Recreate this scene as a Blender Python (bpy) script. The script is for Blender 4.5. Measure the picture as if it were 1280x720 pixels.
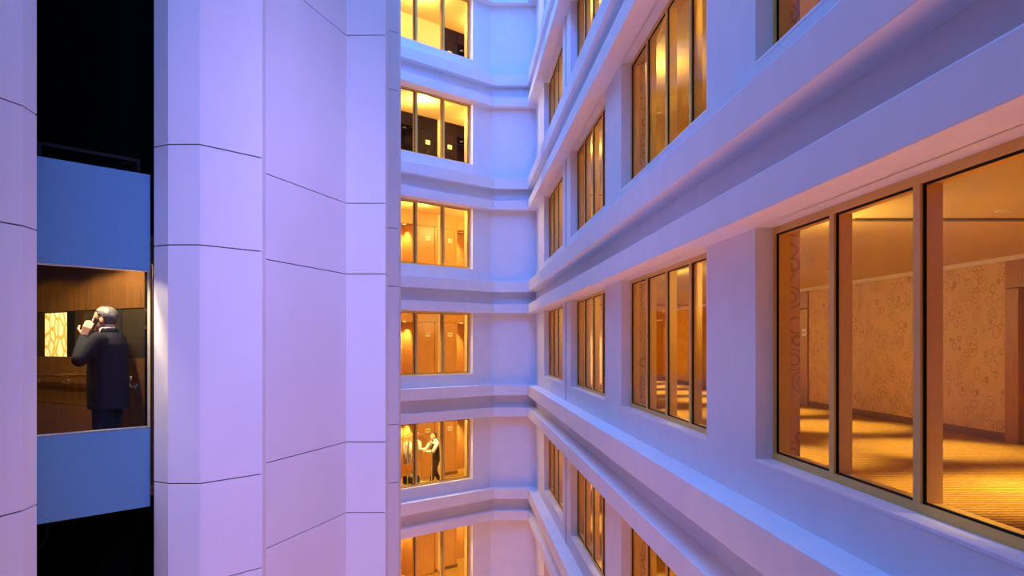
import bpy, bmesh, math, random
from mathutils import Vector, Matrix

random.seed(7)
for o in list(bpy.data.objects):
    bpy.data.objects.remove(o)
scene = bpy.context.scene
COL = scene.collection

# ------------------------------------------------------------------ camera
FPX = 1080.0                                   # focal length in pixels of the 1280 px wide frame
PPX, PPY = 574.0, 429.0                        # where the view axis meets the picture (shift lens)
cam_data = bpy.data.cameras.new('camera')
cam_data.sensor_fit = 'HORIZONTAL'
cam_data.sensor_width = 36.0
cam_data.lens = FPX * 36.0 / 1280.0
cam_data.shift_x = (640 - PPX) / 1280.0
cam_data.shift_y = (PPY - 360) / 1280.0
cam_data.clip_start = 0.05
cam_data.clip_end = 200
cam = bpy.data.objects.new('camera', cam_data)
cam.location = (0, 0, 0)                       # eye level is z = 0
cam.rotation_euler = (math.pi / 2, 0, 0)       # looks along +Y
COL.objects.link(cam)
scene.camera = cam

# ------------------------------------------------------------------ world, large lights, exposure
world = bpy.data.worlds.new('dusk_sky')
scene.world = world
world.use_nodes = True
bg = world.node_tree.nodes['Background']
bg.inputs['Color'].default_value = (0.065, 0.29, 1.0, 1)
bg.inputs['Strength'].default_value = 5.1


def area_light(name, loc, target, size, size_y, energy, color):
    ld = bpy.data.lights.new(name, 'AREA')
    ld.shape = 'RECTANGLE'
    ld.size, ld.size_y = size, size_y
    ld.energy, ld.color = energy, color
    o = bpy.data.objects.new(name, ld)
    o.location = loc
    o.rotation_euler = (Vector(target) - Vector(loc)).to_track_quat('-Z', 'Y').to_euler()
    COL.objects.link(o)
    return o


# warm light rising from the lobby
area_light('lobby_light', (-0.5, 10.5, -10.2), (-0.5, 10.5, 5), 5.0, 29.0, 940, (1.0, 0.38, 0.26))


def flood(name, loc, target, energy, color, angle, sx=1.0):
    fl = bpy.data.lights.new(name, 'SPOT')
    fl.energy, fl.color = energy, color
    fl.spot_size, fl.spot_blend, fl.shadow_soft_size = math.radians(angle), 0.8, 0.35
    fo = bpy.data.objects.new(name, fl)
    fo.location = loc
    fo.rotation_euler = (Vector(target) - Vector(loc)).to_track_quat('-Z', 'Y').to_euler()
    fo.scale = (sx, 1, 1)
    COL.objects.link(fo)


# added floods out of view, brightening the core and the far corner
flood('violet_fill', (1.9, 1.5, 3.2), (-2.1, 9.5, -1.2), 1650, (0.38, 0.33, 1.0), 88, 0.42)
flood('violet_fill', (2.0, 5.6, 4.2), (-1.7, 10.8, -1.0), 880, (0.36, 0.31, 1.0), 90, 0.5)
flood('blue_fill', (-0.5, 14.5, 11.8), (1.2, 27, 1), 2000, (0.03, 0.10, 1.0), 80)


scene.view_settings.view_transform = 'Standard'
scene.view_settings.look = 'None'
scene.view_settings.gamma = 1.0
scene.view_settings.use_curve_mapping = False
scene.view_settings.exposure = 0.0


# ------------------------------------------------------------------ materials
def new_mat(name, base=(0.8, 0.8, 0.8), rough=0.5, metal=0.0, spec=0.5):
    m = bpy.data.materials.new(name)
    m.use_nodes = True
    b = m.node_tree.nodes['Principled BSDF']
    b.inputs['Base Color'].default_value = (*base, 1)
    b.inputs['Roughness'].default_value = rough
    b.inputs['Metallic'].default_value = metal
    b.inputs['Specular IOR Level'].default_value = spec
    return m


def nn(m, t, **kw):
    n = m.node_tree.nodes.new(t)
    for k, v in kw.items():
        setattr(n, k, v)
    return n


def lk(m, a, b):
    m.node_tree.links.new(a, b)


def bsdf(m):
    return m.node_tree.nodes['Principled BSDF']


def coords(m, scale=(1, 1, 1), rot=(0, 0, 0), kind='Object'):
    tc = nn(m, 'ShaderNodeTexCoord')
    mp = nn(m, 'ShaderNodeMapping')
    mp.inputs['Scale'].default_value = scale
    mp.inputs['Rotation'].default_value = rot
    lk(m, tc.outputs[kind], mp.inputs['Vector'])
    return mp.outputs['Vector']


def ramp(m, fac, stops):
    r = nn(m, 'ShaderNodeValToRGB')
    el = r.color_ramp.elements
    while len(el) < len(stops):
        el.new(0.5)
    for e, (p, c) in zip(el, stops):
        e.position = p
        e.color = (*c, 1)
    lk(m, fac, r.inputs['Fac'])
    return r.outputs['Color']


def bump(m, height, strength=0.2, dist=0.01):
    b = nn(m, 'ShaderNodeBump')
    b.inputs['Strength'].default_value = strength
    b.inputs['Distance'].default_value = dist
    lk(m, height, b.inputs['Height'])
    lk(m, b.outputs['Normal'], bsdf(m).inputs['Normal'])


def noise(m, vec, scale=5.0, detail=4.0, rough=0.5):
    n = nn(m, 'ShaderNodeTexNoise')
    n.inputs['Scale'].default_value = scale
    n.inputs['Detail'].default_value = detail
    n.inputs['Roughness'].default_value = rough
    lk(m, vec, n.inputs['Vector'])
    return n.outputs['Fac']


def speckled(name, c1, c2, scale, rough=0.6, bs=0.15, bd=0.004, metal=0.0, stretch=(1, 1, 1), spec=0.5):
    m = new_mat(name, c1, rough, metal, spec)
    v = coords(m, stretch)
    f = noise(m, v, scale)
    lk(m, ramp(m, f, [(0.3, c1), (0.7, c2)]), bsdf(m).inputs['Base Color'])
    bump(m, f, bs, bd)
    return m


def wood_mat(name, c1, c2, c3, rough=0.35, grain=(9, 9, 0.8), spec=0.4):
    m = new_mat(name, c1, rough, 0.0, spec)
    v = coords(m, grain)
    f = noise(m, v, 3.0, 6.0, 0.6)
    f2 = noise(m, coords(m, (70, 70, 2.0)), 2.0, 2.0)
    mx = nn(m, 'ShaderNodeMath', operation='MULTIPLY_ADD')
    lk(m, f2, mx.inputs[0])
    mx.inputs[1].default_value = 0.35
    lk(m, f, mx.inputs[2])
    lk(m, ramp(m, mx.outputs[0], [(0.42, c1), (0.62, c2), (0.85, c3)]), bsdf(m).inputs['Base Color'])
    bump(m, f2, 0.06, 0.003)
    return m


M = {}
M['plaster'] = speckled('white_plaster', (0.80, 0.77, 0.78), (0.84, 0.81, 0.82), 3.0, 0.65, 0.05, 0.004, spec=0.25)
M['plaster_panel'] = speckled('white_panel_paint', (0.80, 0.77, 0.79), (0.83, 0.80, 0.82), 1.3, 0.6, 0.06, 0.006, spec=0.25)
M['joint'] = speckled('dark_joint_filler', (0.06, 0.035, 0.03), (0.08, 0.05, 0.04), 20, 0.8)
M['black'] = speckled('black_shaft_paint', (0.004, 0.004, 0.005), (0.006, 0.006, 0.007), 8, 0.9, spec=0.05)
M['shaft_steel'] = speckled('dark_shaft_steel', (0.010, 0.010, 0.011), (0.014, 0.014, 0.014), 8, 0.7, spec=0.1)
M['gold_frame'] = speckled('champagne_anodised_frame', (0.76, 0.46, 0.08), (0.80, 0.49, 0.09), 30, 0.45, 0.02, 0.001, metal=0.15)
M['gasket'] = speckled('black_rubber_gasket', (0.008, 0.007, 0.007), (0.012, 0.01, 0.01), 30, 0.7, spec=0.1)
M['sill'] = speckled('white_stone_sill', (0.78, 0.76, 0.78), (0.83, 0.81, 0.83), 9, 0.4)
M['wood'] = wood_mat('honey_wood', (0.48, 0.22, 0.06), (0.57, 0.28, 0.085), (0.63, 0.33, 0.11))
M['wood_dark'] = wood_mat('near_black_wood', (0.006, 0.0022, 0.0016), (0.010, 0.0035, 0.002), (0.014, 0.005, 0.003), 0.6, spec=0.05)  # near-black version of the panelling for the upper storeys
M['wood_brown'] = wood_mat('brown_wood', (0.32, 0.13, 0.025), (0.40, 0.17, 0.035), (0.46, 0.21, 0.05))
M['base_wood'] = wood_mat('baseboard_wood', (0.16, 0.075, 0.03), (0.2, 0.095, 0.04), (0.24, 0.12, 0.05), grain=(9, 1, 9))
M['car_wood'] = wood_mat('elevator_wood', (0.075, 0.030, 0.008), (0.11, 0.045, 0.012), (0.14, 0.058, 0.016), 0.25)
M['car_dark'] = speckled('elevator_dark_glass', (0.020, 0.014, 0.006), (0.03, 0.02, 0.009), 4, 0.35, 0.0)
M['ceiling'] = speckled('cream_ceiling_paint', (0.72, 0.53, 0.26), (0.75, 0.56, 0.28), 4, 0.7, 0.03)
M['cream'] = speckled('cream_wall_paint', (0.74, 0.56, 0.34), (0.77, 0.60, 0.37), 4, 0.6, 0.03)
M['moulding'] = speckled('cream_moulding_paint', (0.78, 0.66, 0.48), (0.8, 0.68, 0.5), 10, 0.5, 0.02)
M['brass'] = speckled('polished_brass', (0.83, 0.60, 0.26), (0.86, 0.64, 0.30), 10, 0.16, 0.01, 0.001, metal=1.0)
M['chrome'] = speckled('polished_steel', (0.72, 0.66, 0.56), (0.75, 0.7, 0.6), 10, 0.15, 0.01, 0.001, metal=1.0)
M['sign'] = speckled('ivory_sign_plate', (0.85, 0.80, 0.66), (0.88, 0.83, 0.7), 12, 0.4, 0.02)
M['sign_mark'] = speckled('brown_sign_mark', (0.30, 0.22, 0.12), (0.33, 0.25, 0.14), 12, 0.5)
M['slot'] = speckled('dark_slot_metal', (0.10, 0.06, 0.03), (0.12, 0.07, 0.035), 12, 0.6)
M['car_blue'] = speckled('steel_blue_panel', (0.10, 0.27, 0.42), (0.12, 0.30, 0.45), 6, 0.35, 0.02, 0.001, metal=0.2, stretch=(30, 30, 1))
M['suit'] = speckled('navy_black_suit', (0.010, 0.010, 0.014), (0.012, 0.0115, 0.016), 200, 0.8, 0.0, 0.002, spec=0.12)
M['trouser'] = speckled('black_trouser_cloth', (0.007, 0.006, 0.008), (0.011, 0.010, 0.012), 90, 0.8, 0.2, 0.002, spec=0.12)
M['skin'] = speckled('skin', (0.50, 0.25, 0.15), (0.56, 0.29, 0.18), 30, 0.5, 0.08, 0.001)
M['hair_grey'] = speckled('greying_hair', (0.03, 0.027, 0.025), (0.15, 0.135, 0.12), 60, 0.5, 0.4, 0.004, stretch=(1, 1, 0.3))
M['hair_dark'] = speckled('dark_hair', (0.012, 0.008, 0.006), (0.03, 0.02, 0.014), 70, 0.5, 0.4, 0.004)
M['shirt'] = speckled('white_shirt_cotton', (0.78, 0.75, 0.68), (0.84, 0.81, 0.74), 40, 0.7, 0.3, 0.004)
M['vest'] = speckled('dark_brown_waistcoat', (0.025, 0.012, 0.010), (0.04, 0.02, 0.016), 60, 0.7, 0.2, 0.002)
M['leather'] = speckled('black_leather', (0.010, 0.009, 0.009), (0.02, 0.018, 0.017), 50, 0.35, 0.2, 0.003)
M['bag_top'] = speckled('grey_bag_fabric', (0.16, 0.14, 0.12), (0.24, 0.21, 0.18), 60, 0.7, 0.3, 0.003)
M['deck'] = speckled('pale_deck_carpet', (0.55, 0.45, 0.28), (0.6, 0.5, 0.33), 60, 0.9, 0.4, 0.003)
M['eye'] = speckled('eye_white', (0.7, 0.68, 0.65), (0.75, 0.73, 0.7), 20, 0.2)
M['plain_wall'] = speckled('grey_brown_render', (0.20, 0.17, 0.16), (0.23, 0.20, 0.18), 3, 0.8)
M['lobby'] = speckled('pale_lobby_stone', (0.6, 0.5, 0.42), (0.68, 0.58, 0.5), 2, 0.3, 0.02)


def wallpaper_mat():
    m = new_mat('swirl_wallpaper', (0.7, 0.45, 0.3), 0.55)
    raw = coords(m, (1, 1, 1))
    sx = nn(m, 'ShaderNodeSeparateXYZ')
    lk(m, raw, sx.inputs[0])
    ad = nn(m, 'ShaderNodeMath', operation='ADD')
    lk(m, sx.outputs['X'], ad.inputs[0])
    lk(m, sx.outputs['Y'], ad.inputs[1])
    cx = nn(m, 'ShaderNodeCombineXYZ')
    lk(m, ad.outputs[0], cx.inputs['X'])
    lk(m, sx.outputs['Z'], cx.inputs['Y'])
    v = cx.outputs[0]
    acc = None
    for sc, freq in ((3.3, 40.0), (5.1, 32.0)):
        vo = nn(m, 'ShaderNodeTexVoronoi')
        vo.inputs['Scale'].default_value = sc
        lk(m, v, vo.inputs['Vector'])
        mul = nn(m, 'ShaderNodeMath', operation='MULTIPLY')
        lk(m, vo.outputs['Distance'], mul.inputs[0])
        mul.inputs[1].default_value = freq
        sn = nn(m, 'ShaderNodeMath', operation='SINE')
        lk(m, mul.outputs[0], sn.inputs[0])
        gt = nn(m, 'ShaderNodeMapRange')
        gt.inputs['From Min'].default_value = 0.60
        gt.inputs['From Max'].default_value = 0.92
        lk(m, sn.outputs[0], gt.inputs['Value'])
        lim = nn(m, 'ShaderNodeMath', operation='LESS_THAN')
        lk(m, vo.outputs['Distance'], lim.inputs[0])
        lim.inputs[1].default_value = 0.48
        mm = nn(m, 'ShaderNodeMath', operation='MULTIPLY')
        lk(m, gt.outputs['Result'], mm.inputs[0])
        lk(m, lim.outputs[0], mm.inputs[1])
        if acc is None:
            acc = mm.outputs[0]
        else:
            mx = nn(m, 'ShaderNodeMath', operation='MAXIMUM')
            lk(m, acc, mx.inputs[0])
            lk(m, mm.outputs[0], mx.inputs[1])
            acc = mx.outputs[0]
    lk(m, ramp(m, acc, [(0.0, (0.72, 0.45, 0.19)), (1.0, (0.50, 0.27, 0.085))]), bsdf(m).inputs['Base Color'])
    bump(m, acc, 0.15, 0.003)
    return m


def carpet_mat():
    m = new_mat('gold_ribbed_carpet', (0.5, 0.3, 0.1), 0.9, spec=0.1)
    v = coords(m, (1, 1, 1))
    w = nn(m, 'ShaderNodeTexWave', wave_type='BANDS', bands_direction='Y')
    w.inputs['Scale'].default_value = 3.4
    w.inputs['Distortion'].default_value = 1.6
    w.inputs['Detail'].default_value = 2.0
    w.inputs['Detail Scale'].default_value = 3.0
    lk(m, v, w.inputs['Vector'])
    br = nn(m, 'ShaderNodeTexBrick')
    br.inputs['Scale'].default_value = 7.0
    br.inputs['Mortar Size'].default_value = 0.03
    br.inputs['Color1'].default_value = (1, 1, 1, 1)
    br.inputs['Color2'].default_value = (0.75, 0.75, 0.75, 1)
    br.inputs['Mortar'].default_value = (0.35, 0.35, 0.35, 1)
    lk(m, v, br.inputs['Vector'])
    mul = nn(m, 'ShaderNodeMath', operation='MULTIPLY')
    lk(m, w.outputs['Fac'], mul.inputs[0])
    lk(m, br.outputs['Color'], mul.inputs[1])
    f = mul.outputs[0]
    lk(m, ramp(m, f, [(0.0, (0.26, 0.11, 0.015)), (0.5, (0.52, 0.30, 0.065)), (1.0, (0.70, 0.47, 0.15))]), bsdf(m).inputs['Base Color'])
    bump(m, f, 0.5, 0.01)
    return m


def glass_mat(name, tint=(1, 1, 1), refl=1.0):
    m = bpy.data.materials.new(name)
    m.use_nodes = True
    nt = m.node_tree
    nt.nodes.clear()
    out = nt.nodes.new('ShaderNodeOutputMaterial')
    mix = nt.nodes.new('ShaderNodeMixShader')
    tr = nt.nodes.new('ShaderNodeBsdfTransparent')
    gl = nt.nodes.new('ShaderNodeBsdfGlossy')
    fr = nt.nodes.new('ShaderNodeFresnel')
    mu = nt.nodes.new('ShaderNodeMath')
    mu.operation = 'MULTIPLY'
    mu.inputs[1].default_value = refl
    tr.inputs['Color'].default_value = (*tint, 1)
    gl.inputs['Roughness'].default_value = 0.01
    fr.inputs['IOR'].default_value = 1.45
    nt.links.new(fr.outputs[0], mu.inputs[0])
    ge = nt.nodes.new('ShaderNodeNewGeometry')   # a thin pane mirrors at its outer faces only
    iv = nt.nodes.new('ShaderNodeMath')
    iv.operation = 'SUBTRACT'
    iv.inputs[0].default_value = 1.0
    m2 = nt.nodes.new('ShaderNodeMath')
    m2.operation = 'MULTIPLY'
    nt.links.new(ge.outputs['Backfacing'], iv.inputs[1])
    nt.links.new(iv.outputs[0], m2.inputs[0])
    nt.links.new(mu.outputs[0], m2.inputs[1])
    nt.links.new(m2.outputs[0], mix.inputs[0])
    nt.links.new(tr.outputs[0], mix.inputs[1])
    nt.links.new(gl.outputs[0], mix.inputs[2])
    nt.links.new(mix.outputs[0], out.inputs['Surface'])
    return m


def emit_mat(name, color, strength):
    m = bpy.data.materials.new(name)
    m.use_nodes = True
    b = m.node_tree.nodes['Principled BSDF']
    b.inputs['Base Color'].default_value = (0.8, 0.8, 0.8, 1)
    b.inputs['Emission Color'].default_value = (*color, 1)
    b.inputs['Emission Strength'].default_value = strength
    return m


def mosaic_mat():
    """emissive panel of pale leaf shapes between yellow veins"""
    m = bpy.data.materials.new('emissive_leaf_panel')
    m.use_nodes = True
    v = coords(m, (8.5, 8.5, 5.5), (0.3, 0.2, 0.4))
    vo = nn(m, 'ShaderNodeTexVoronoi', feature='DISTANCE_TO_EDGE')
    vo.inputs['Scale'].default_value = 1.0
    lk(m, v, vo.inputs['Vector'])
    c = ramp(m, vo.outputs['Distance'], [(0.05, (0.75, 0.42, 0.05)), (0.13, (1.0, 0.85, 0.36))])
    b = bsdf(m)
    lk(m, c, b.inputs['Base Color'])
    lk(m, c, b.inputs['Emission Color'])
    b.inputs['Emission Strength'].default_value = 0.75  # the leaf pattern emits its own colour
    return m


M['wallpaper'] = wallpaper_mat()
M['carpet'] = carpet_mat()
M['glass'] = glass_mat('window_glass', (0.96, 0.95, 0.92), 0.25)
M['car_glass'] = glass_mat('elevator_glass', (0.92, 0.92, 0.9), 0.4)
M['lamp'] = emit_mat('warm_lamp_lens', (1.0, 0.78, 0.45), 45.0)
M['sconce_glow'] = emit_mat('warm_sconce_glass', (1.0, 0.70, 0.35), 2.5)
M['mosaic'] = mosaic_mat()


# ------------------------------------------------------------------ mesh helpers
def to_mesh(bm, name, recalc=True):
    if recalc:
        bmesh.ops.recalc_face_normals(bm, faces=bm.faces)
    me = bpy.data.meshes.new(name)
    bm.to_mesh(me)
    bm.free()
    return me


def add_box(bm, x0, x1, y0, y1, z0, z1):
    vs = [bm.verts.new((x, y, z)) for z in (z0, z1) for x, y in ((x0, y0), (x1, y0), (x1, y1), (x0, y1))]
    for f in ((0, 3, 2, 1), (4, 5, 6, 7), (0, 1, 5, 4), (1, 2, 6, 5), (2, 3, 7, 6), (3, 0, 4, 7)):
        bm.faces.new([vs[i] for i in f])


def boxes(name, lst):
    bm = bmesh.new()
    for b in lst:
        add_box(bm, *b)
    return to_mesh(bm, name)


def box(name, *b):
    return boxes(name, [b])


def bevel_box(name, b, w=0.01, seg=2):
    bm = bmesh.new()
    add_box(bm, *b)
    bmesh.ops.recalc_face_normals(bm, faces=bm.faces)
    bmesh.ops.bevel(bm, geom=bm.edges[:], offset=w, segments=seg, profile=0.6, affect='EDGES')
    return to_mesh(bm, name)


def offset_poly(pts, o):
    """offset an open plan polyline to its left-hand side, mitred"""
    P = [Vector(p) for p in pts]
    n = []
    for a, b in zip(P[:-1], P[1:]):
        d = (b - a).normalized()
        n.append(Vector((-d.y, d.x)))
    out = []
    for i, p in enumerate(P):
        if i == 0:
            m = n[0]
        elif i == len(P) - 1:
            m = n[-1]
        else:
            s = n[i - 1] + n[i]
            m = s / max(0.2, s.dot(n[i]))
        out.append(p + m * o)
    return out


def strip(name, pts, o0, o1, z0, z1, bev=0.0):
    """a folded slab along a plan polyline, between two offsets and two heights"""
    a, b = offset_poly(pts, o0), offset_poly(pts, o1)
    bm = bmesh.new()
    rings = []
    for p, q in zip(a, b):
        rings.append([bm.verts.new((p.x, p.y, z0)), bm.verts.new((q.x, q.y, z0)),
                      bm.verts.new((q.x, q.y, z1)), bm.verts.new((p.x, p.y, z1))])
    for r, s in zip(rings[:-1], rings[1:]):
        for i in range(4):
            j = (i + 1) % 4
            bm.faces.new((r[i], r[j], s[j], s[i]))
    bm.faces.new(rings[0][::-1])
    bm.faces.new(rings[-1])
    bmesh.ops.recalc_face_normals(bm, faces=bm.faces)
    if bev:
        es = [e for e in bm.edges if len(e.link_faces) == 2 and e.calc_face_angle(0) > 0.9]
        bmesh.ops.bevel(bm, geom=es, offset=bev, segments=2, profile=0.6, affect='EDGES')
    return to_mesh(bm, name)


def add_tube(bm, pts, radii, n=10):
    P = [Vector(p) for p in pts]
    if not hasattr(radii, '__len__'):
        radii = [radii] * len(P)
    rings = []
    ref = None
    for i, p in enumerate(P):
        d = (P[min(i + 1, len(P) - 1)] - P[max(i - 1, 0)]).normalized()
        if ref is None:
            ref = Vector((0, 0, 1)) if abs(d.z) < 0.9 else Vector((1, 0, 0))
        s = d.cross(ref).normalized()
        t = s.cross(d).normalized()
        ref = t
        rings.append([bm.verts.new(p + radii[i] * (math.cos(2 * math.pi * k / n) * s + math.sin(2 * math.pi * k / n) * t)) for k in range(n)])
    for r, q in zip(rings[:-1], rings[1:]):
        for k in range(n):
            bm.faces.new((r[k], r[(k + 1) % n], q[(k + 1) % n], q[k]))
    bm.faces.new(rings[0][::-1])
    bm.faces.new(rings[-1])


def tube(name, pts, radii, n=10):
    bm = bmesh.new()
    add_tube(bm, pts, radii, n)
    return smooth(to_mesh(bm, name))


def add_ball(bm, c, r, u=14, v=10, rot=None):
    if not hasattr(r, '__len__'):
        r = (r, r, r)
    mt = Matrix.Translation(c)
    if rot is not None:
        mt = mt @ rot.to_matrix().to_4x4() if hasattr(rot, 'to_matrix') else mt @ rot
    mt = mt @ Matrix.Diagonal((*r, 1))
    bmesh.ops.create_uvsphere(bm, u_segments=u, v_segments=v, radius=1.0, matrix=mt)


def add_loft(bm, rings, n=20):
    """rings of (cx, cy, cz, rx, ry) stacked by height"""
    rr = []
    for cx, cy, cz, rx, ry in rings:
        rr.append([bm.verts.new((cx + rx * math.cos(2 * math.pi * k / n), cy + ry * math.sin(2 * math.pi * k / n), cz)) for k in range(n)])
    for r, q in zip(rr[:-1], rr[1:]):
        for k in range(n):
            bm.faces.new((r[k], r[(k + 1) % n], q[(k + 1) % n], q[k]))
    bm.faces.new(rr[0][::-1])
    bm.faces.new(rr[-1])


def add_chain(bm, pr, n=12):
    """tapering limb: tubes with round joints"""
    for (p, r), (q, s) in zip(pr[:-1], pr[1:]):
        add_tube(bm, [p, q], [r, s], n)
    for p, r in pr:
        add_ball(bm, p, r, n, 8)


def smooth(me):
    for p in me.polygons:
        p.use_smooth = True
    return me


def lathe(name, prof, n=20):
    """(r, z) profile turned about z"""
    bm = bmesh.new()
    rr = [[bm.verts.new((r * math.cos(2 * math.pi * k / n), r * math.sin(2 * math.pi * k / n), z)) for k in range(n)] for r, z in prof]
    for r, q in zip(rr[:-1], rr[1:]):
        for k in range(n):
            bm.faces.new((r[k], r[(k + 1) % n], q[(k + 1) % n], q[k]))
    bm.faces.new(rr[0][::-1])
    bm.faces.new(rr[-1])
    return to_mesh(bm, name)


def remesh(bm, name, voxel, its=4):
    """melt intersecting shapes into one continuous skin"""
    bmesh.ops.recalc_face_normals(bm, faces=bm.faces)
    me = bpy.data.meshes.new('tmp')
    bm.to_mesh(me)
    bm.free()
    o = bpy.data.objects.new('tmp', me)
    COL.objects.link(o)
    r = o.modifiers.new('r', 'REMESH')
    r.mode = 'VOXEL'
    r.voxel_size = voxel
    s = o.modifiers.new('s', 'SMOOTH')
    s.iterations = its
    s.factor = 0.5
    dg = bpy.context.evaluated_depsgraph_get()
    out = bpy.data.meshes.new_from_object(o.evaluated_get(dg))
    out.name = name
    out.materials.clear()
    bpy.data.objects.remove(o)
    bpy.data.meshes.remove(me)
    return smooth(out)


# ------------------------------------------------------------------ object helpers
def obj(name, me, mat=None, parent=None, loc=(0, 0, 0), rz=0.0):
    if mat is not None and not me.materials:
        me.materials.append(M[mat])
    o = bpy.data.objects.new(name, me)
    o.location = loc
    o.rotation_euler = (0, 0, rz)
    if parent is not None:
        o.parent = parent
    COL.objects.link(o)
    return o


def tag(o, label, cat, group=None, kind=None):
    o['label'] = label
    o['category'] = cat
    if group:
        o['group'] = group
    if kind:
        o['kind'] = kind
    return o


def struct(o, label=None, cat=None):
    o['kind'] = 'structure'
    if label:
        o['label'] = label
        o['category'] = cat
    return o


def empty(name, loc=(0, 0, 0), rz=0.0):
    e = bpy.data.objects.new(name, None)
    e.empty_display_size = 0.1
    e.location = loc
    e.rotation_euler = (0, 0, rz)
    COL.objects.link(e)
    return e


def spot(name, loc, target, energy, color, angle=80, blend=0.6, radius=0.04):
    ld = bpy.data.lights.new(name, 'SPOT')
    ld.energy, ld.color = energy, color
    ld.spot_size = math.radians(angle)
    ld.spot_blend = blend
    ld.shadow_soft_size = radius
    o = bpy.data.objects.new(name, ld)
    o.location = loc
    o.rotation_euler = (Vector(target) - Vector(loc)).to_track_quat('-Z', 'Y').to_euler()
    COL.objects.link(o)
    return o


def point(name, loc, energy, color, radius=0.05):
    ld = bpy.data.lights.new(name, 'POINT')
    ld.energy, ld.color = energy, color
    ld.shadow_soft_size = radius
    o = bpy.data.objects.new(name, ld)
    o.location = loc
    COL.objects.link(o)
    return o


# ------------------------------------------------------------------ the atrium shell
ST = 3.2                                       # storey height
ZF, ZC = -1.28, 1.12                           # hallway floor and ceiling about eye level
W0, W1 = -0.94, 0.93                           # window sill and head
XR = 2.39                                      # face of the right-hand wall
YB = 27.0                                      # face of the back wall
P2 = (0.975, YB)                               # where the 45 degree wall starts
R135 = math.radians(135)
ZBOT, ZTOP = -12.1, 12.3
FLOORS = range(-2, 4)
WALL = [(XR, -8.0), (XR, YB), P2, (P2[0] - 10.0, YB - 10.0)]


def floor_word(k):
    return {-3: 'three storeys below eye level', -2: 'two storeys below eye level', -1: 'one storey below eye level', 0: 'at eye level',
            1: 'one storey above eye level', 2: 'two storeys above eye level', 3: 'three storeys above eye level'}[k]


WIN_W = 4.4
WIN_Y = [2.57, 8.35, 14.15, 19.95]             # near ends of the right-hand windows
COR_U = 0.79                                   # start of the 45 degree window


def wall_with_openings(name, x0, x1, y0, y1, opens, z0=ZBOT, z1=ZTOP, skip=()):
    L = []
    zs = z0
    for k in FLOORS:
        a, b = W0 + k * ST, W1 + k * ST
        L.append((x0, x1, y0, y1, zs, a))
        ys = y0
        for o in opens:
            L.append((x0, x1, ys, o, a, b))
            ys = o + WIN_W
        L.append((x0, x1, ys, y1, a, b))
        zs = b
    L.append((x0, x1, y0, y1, zs, z1))
    return boxes(name, L)


struct(obj('wall_right', wall_with_openings('wall_right', 0, 0.19, -8, YB + 0.2, WIN_Y), 'plaster', None, (XR, 0, 0)),
       'long white atrium wall with rows of wide gold-framed windows', 'wall')
struct(obj('wall_corner', wall_with_openings('wall_corner', 0, 0.19, 0.0, 14.2, [COR_U]), 'plaster', None, (*P2, 0), R135),
       'white diagonal wall with one stack of wood-lit windows', 'wall')
struct(obj('wall_back', box('wall_back', P2[0] - 0.1, XR + 0.1, YB, YB + 0.19, ZBOT, ZTOP), 'plaster'),
       'narrow plain white wall between the diagonal wall and window wall', 'wall')
struct(obj('wall_left', box('wall_left', -4.95, -4.75, -5, 5.2, ZBOT, ZTOP), 'plain_wall'), 'added unseen grey brown wall before the elevator shaft pillar', 'wall')  # unseen wall, set close and dark to cut sky and bounce
struct(obj('wall_sky_block', boxes('wall_sky_block', [(-7.8, -7.6, 5, 19, ZBOT, ZTOP), (-7.6, -4.75, 4.9, 5.1, ZBOT, ZTOP)]), 'plain_wall'), 'added unseen grey brown wall behind the elevator shaft', 'wall')  # unseen walls added to shut out sky from the side
struct(obj('wall_rear', box('wall_rear', -4.95, 2.6, -5.2, -5.0, ZBOT, ZTOP), 'plain_wall'), 'added unseen grey brown wall at the rear of the atrium', 'wall')  # unseen wall, kept dark to lower the bounced light
struct(obj('floor', box('floor', -9.2, 3, -8.2, 30, ZBOT - 0.2, ZBOT), 'lobby'), 'pale stone lobby floor at the foot of the atrium', 'floor')

# inner lining of the walls: papered on the right-hand side, cream at the diagonal wall
struct(obj('wall_lining', wall_with_openings('wall_lining', 0.19, 0.36, 0.5, 30, WIN_Y, -8.0, 11.0), 'wallpaper', None, (XR, 0, 0)),
       'swirl-papered inner face of the window wall', 'wall')
struct(obj('wall_lining', wall_with_openings('wall_lining', 0.19, 0.36, 0.15, 8, [COR_U], -8.0, 11.0), 'cream', None, (*P2, 0), R135),
       'cream inner face of the diagonal wall', 'wall')

# projecting bands: two to a storey, folded round the three walls
n = 0
for k in range(-3, 4):
    for z0, z1, what in ((0.93, 1.206, 'lower'), (1.58, 1.913, 'upper')):
        n += 1
        t = obj('trim_%d' % n, strip('trim', WALL, -0.02, 0.27, z0 + k * ST, z1 + k * ST, 0.012), 'plaster')
        side = 'over the heads of the windows' if what == 'lower' else 'under the sills of the windows next above those'
        struct(t, 'white projecting band %s %s' % (side, floor_word(k)), 'ledge')

# vertical joint in the right-hand wall between the two far windows
for k in FLOORS:
    n += 1
    struct(obj('trim_%d' % n, box('trim', -0.012, 0.006, 19.30, 19.312, -1.287, 0.93), 'plain_wall', None, (XR, 0, k * ST)),
           'thin grey vertical joint between the two farthest windows %s' % floor_word(k), 'joint')


# ------------------------------------------------------------------ windows
def ring_boxes(x0, x1, y0, y1, z0, z1, w, wb=None):
    wb = wb or w
    return [(x0, x1, y0, y1, z0, z0 + wb), (x0, x1, y0, y1, z1 - w, z1),
            (x0, x1, y0, y0 + w, z0 + wb, z1 - w), (x0, x1, y1 - w, y1, z0 + wb, z1 - w)]


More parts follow.
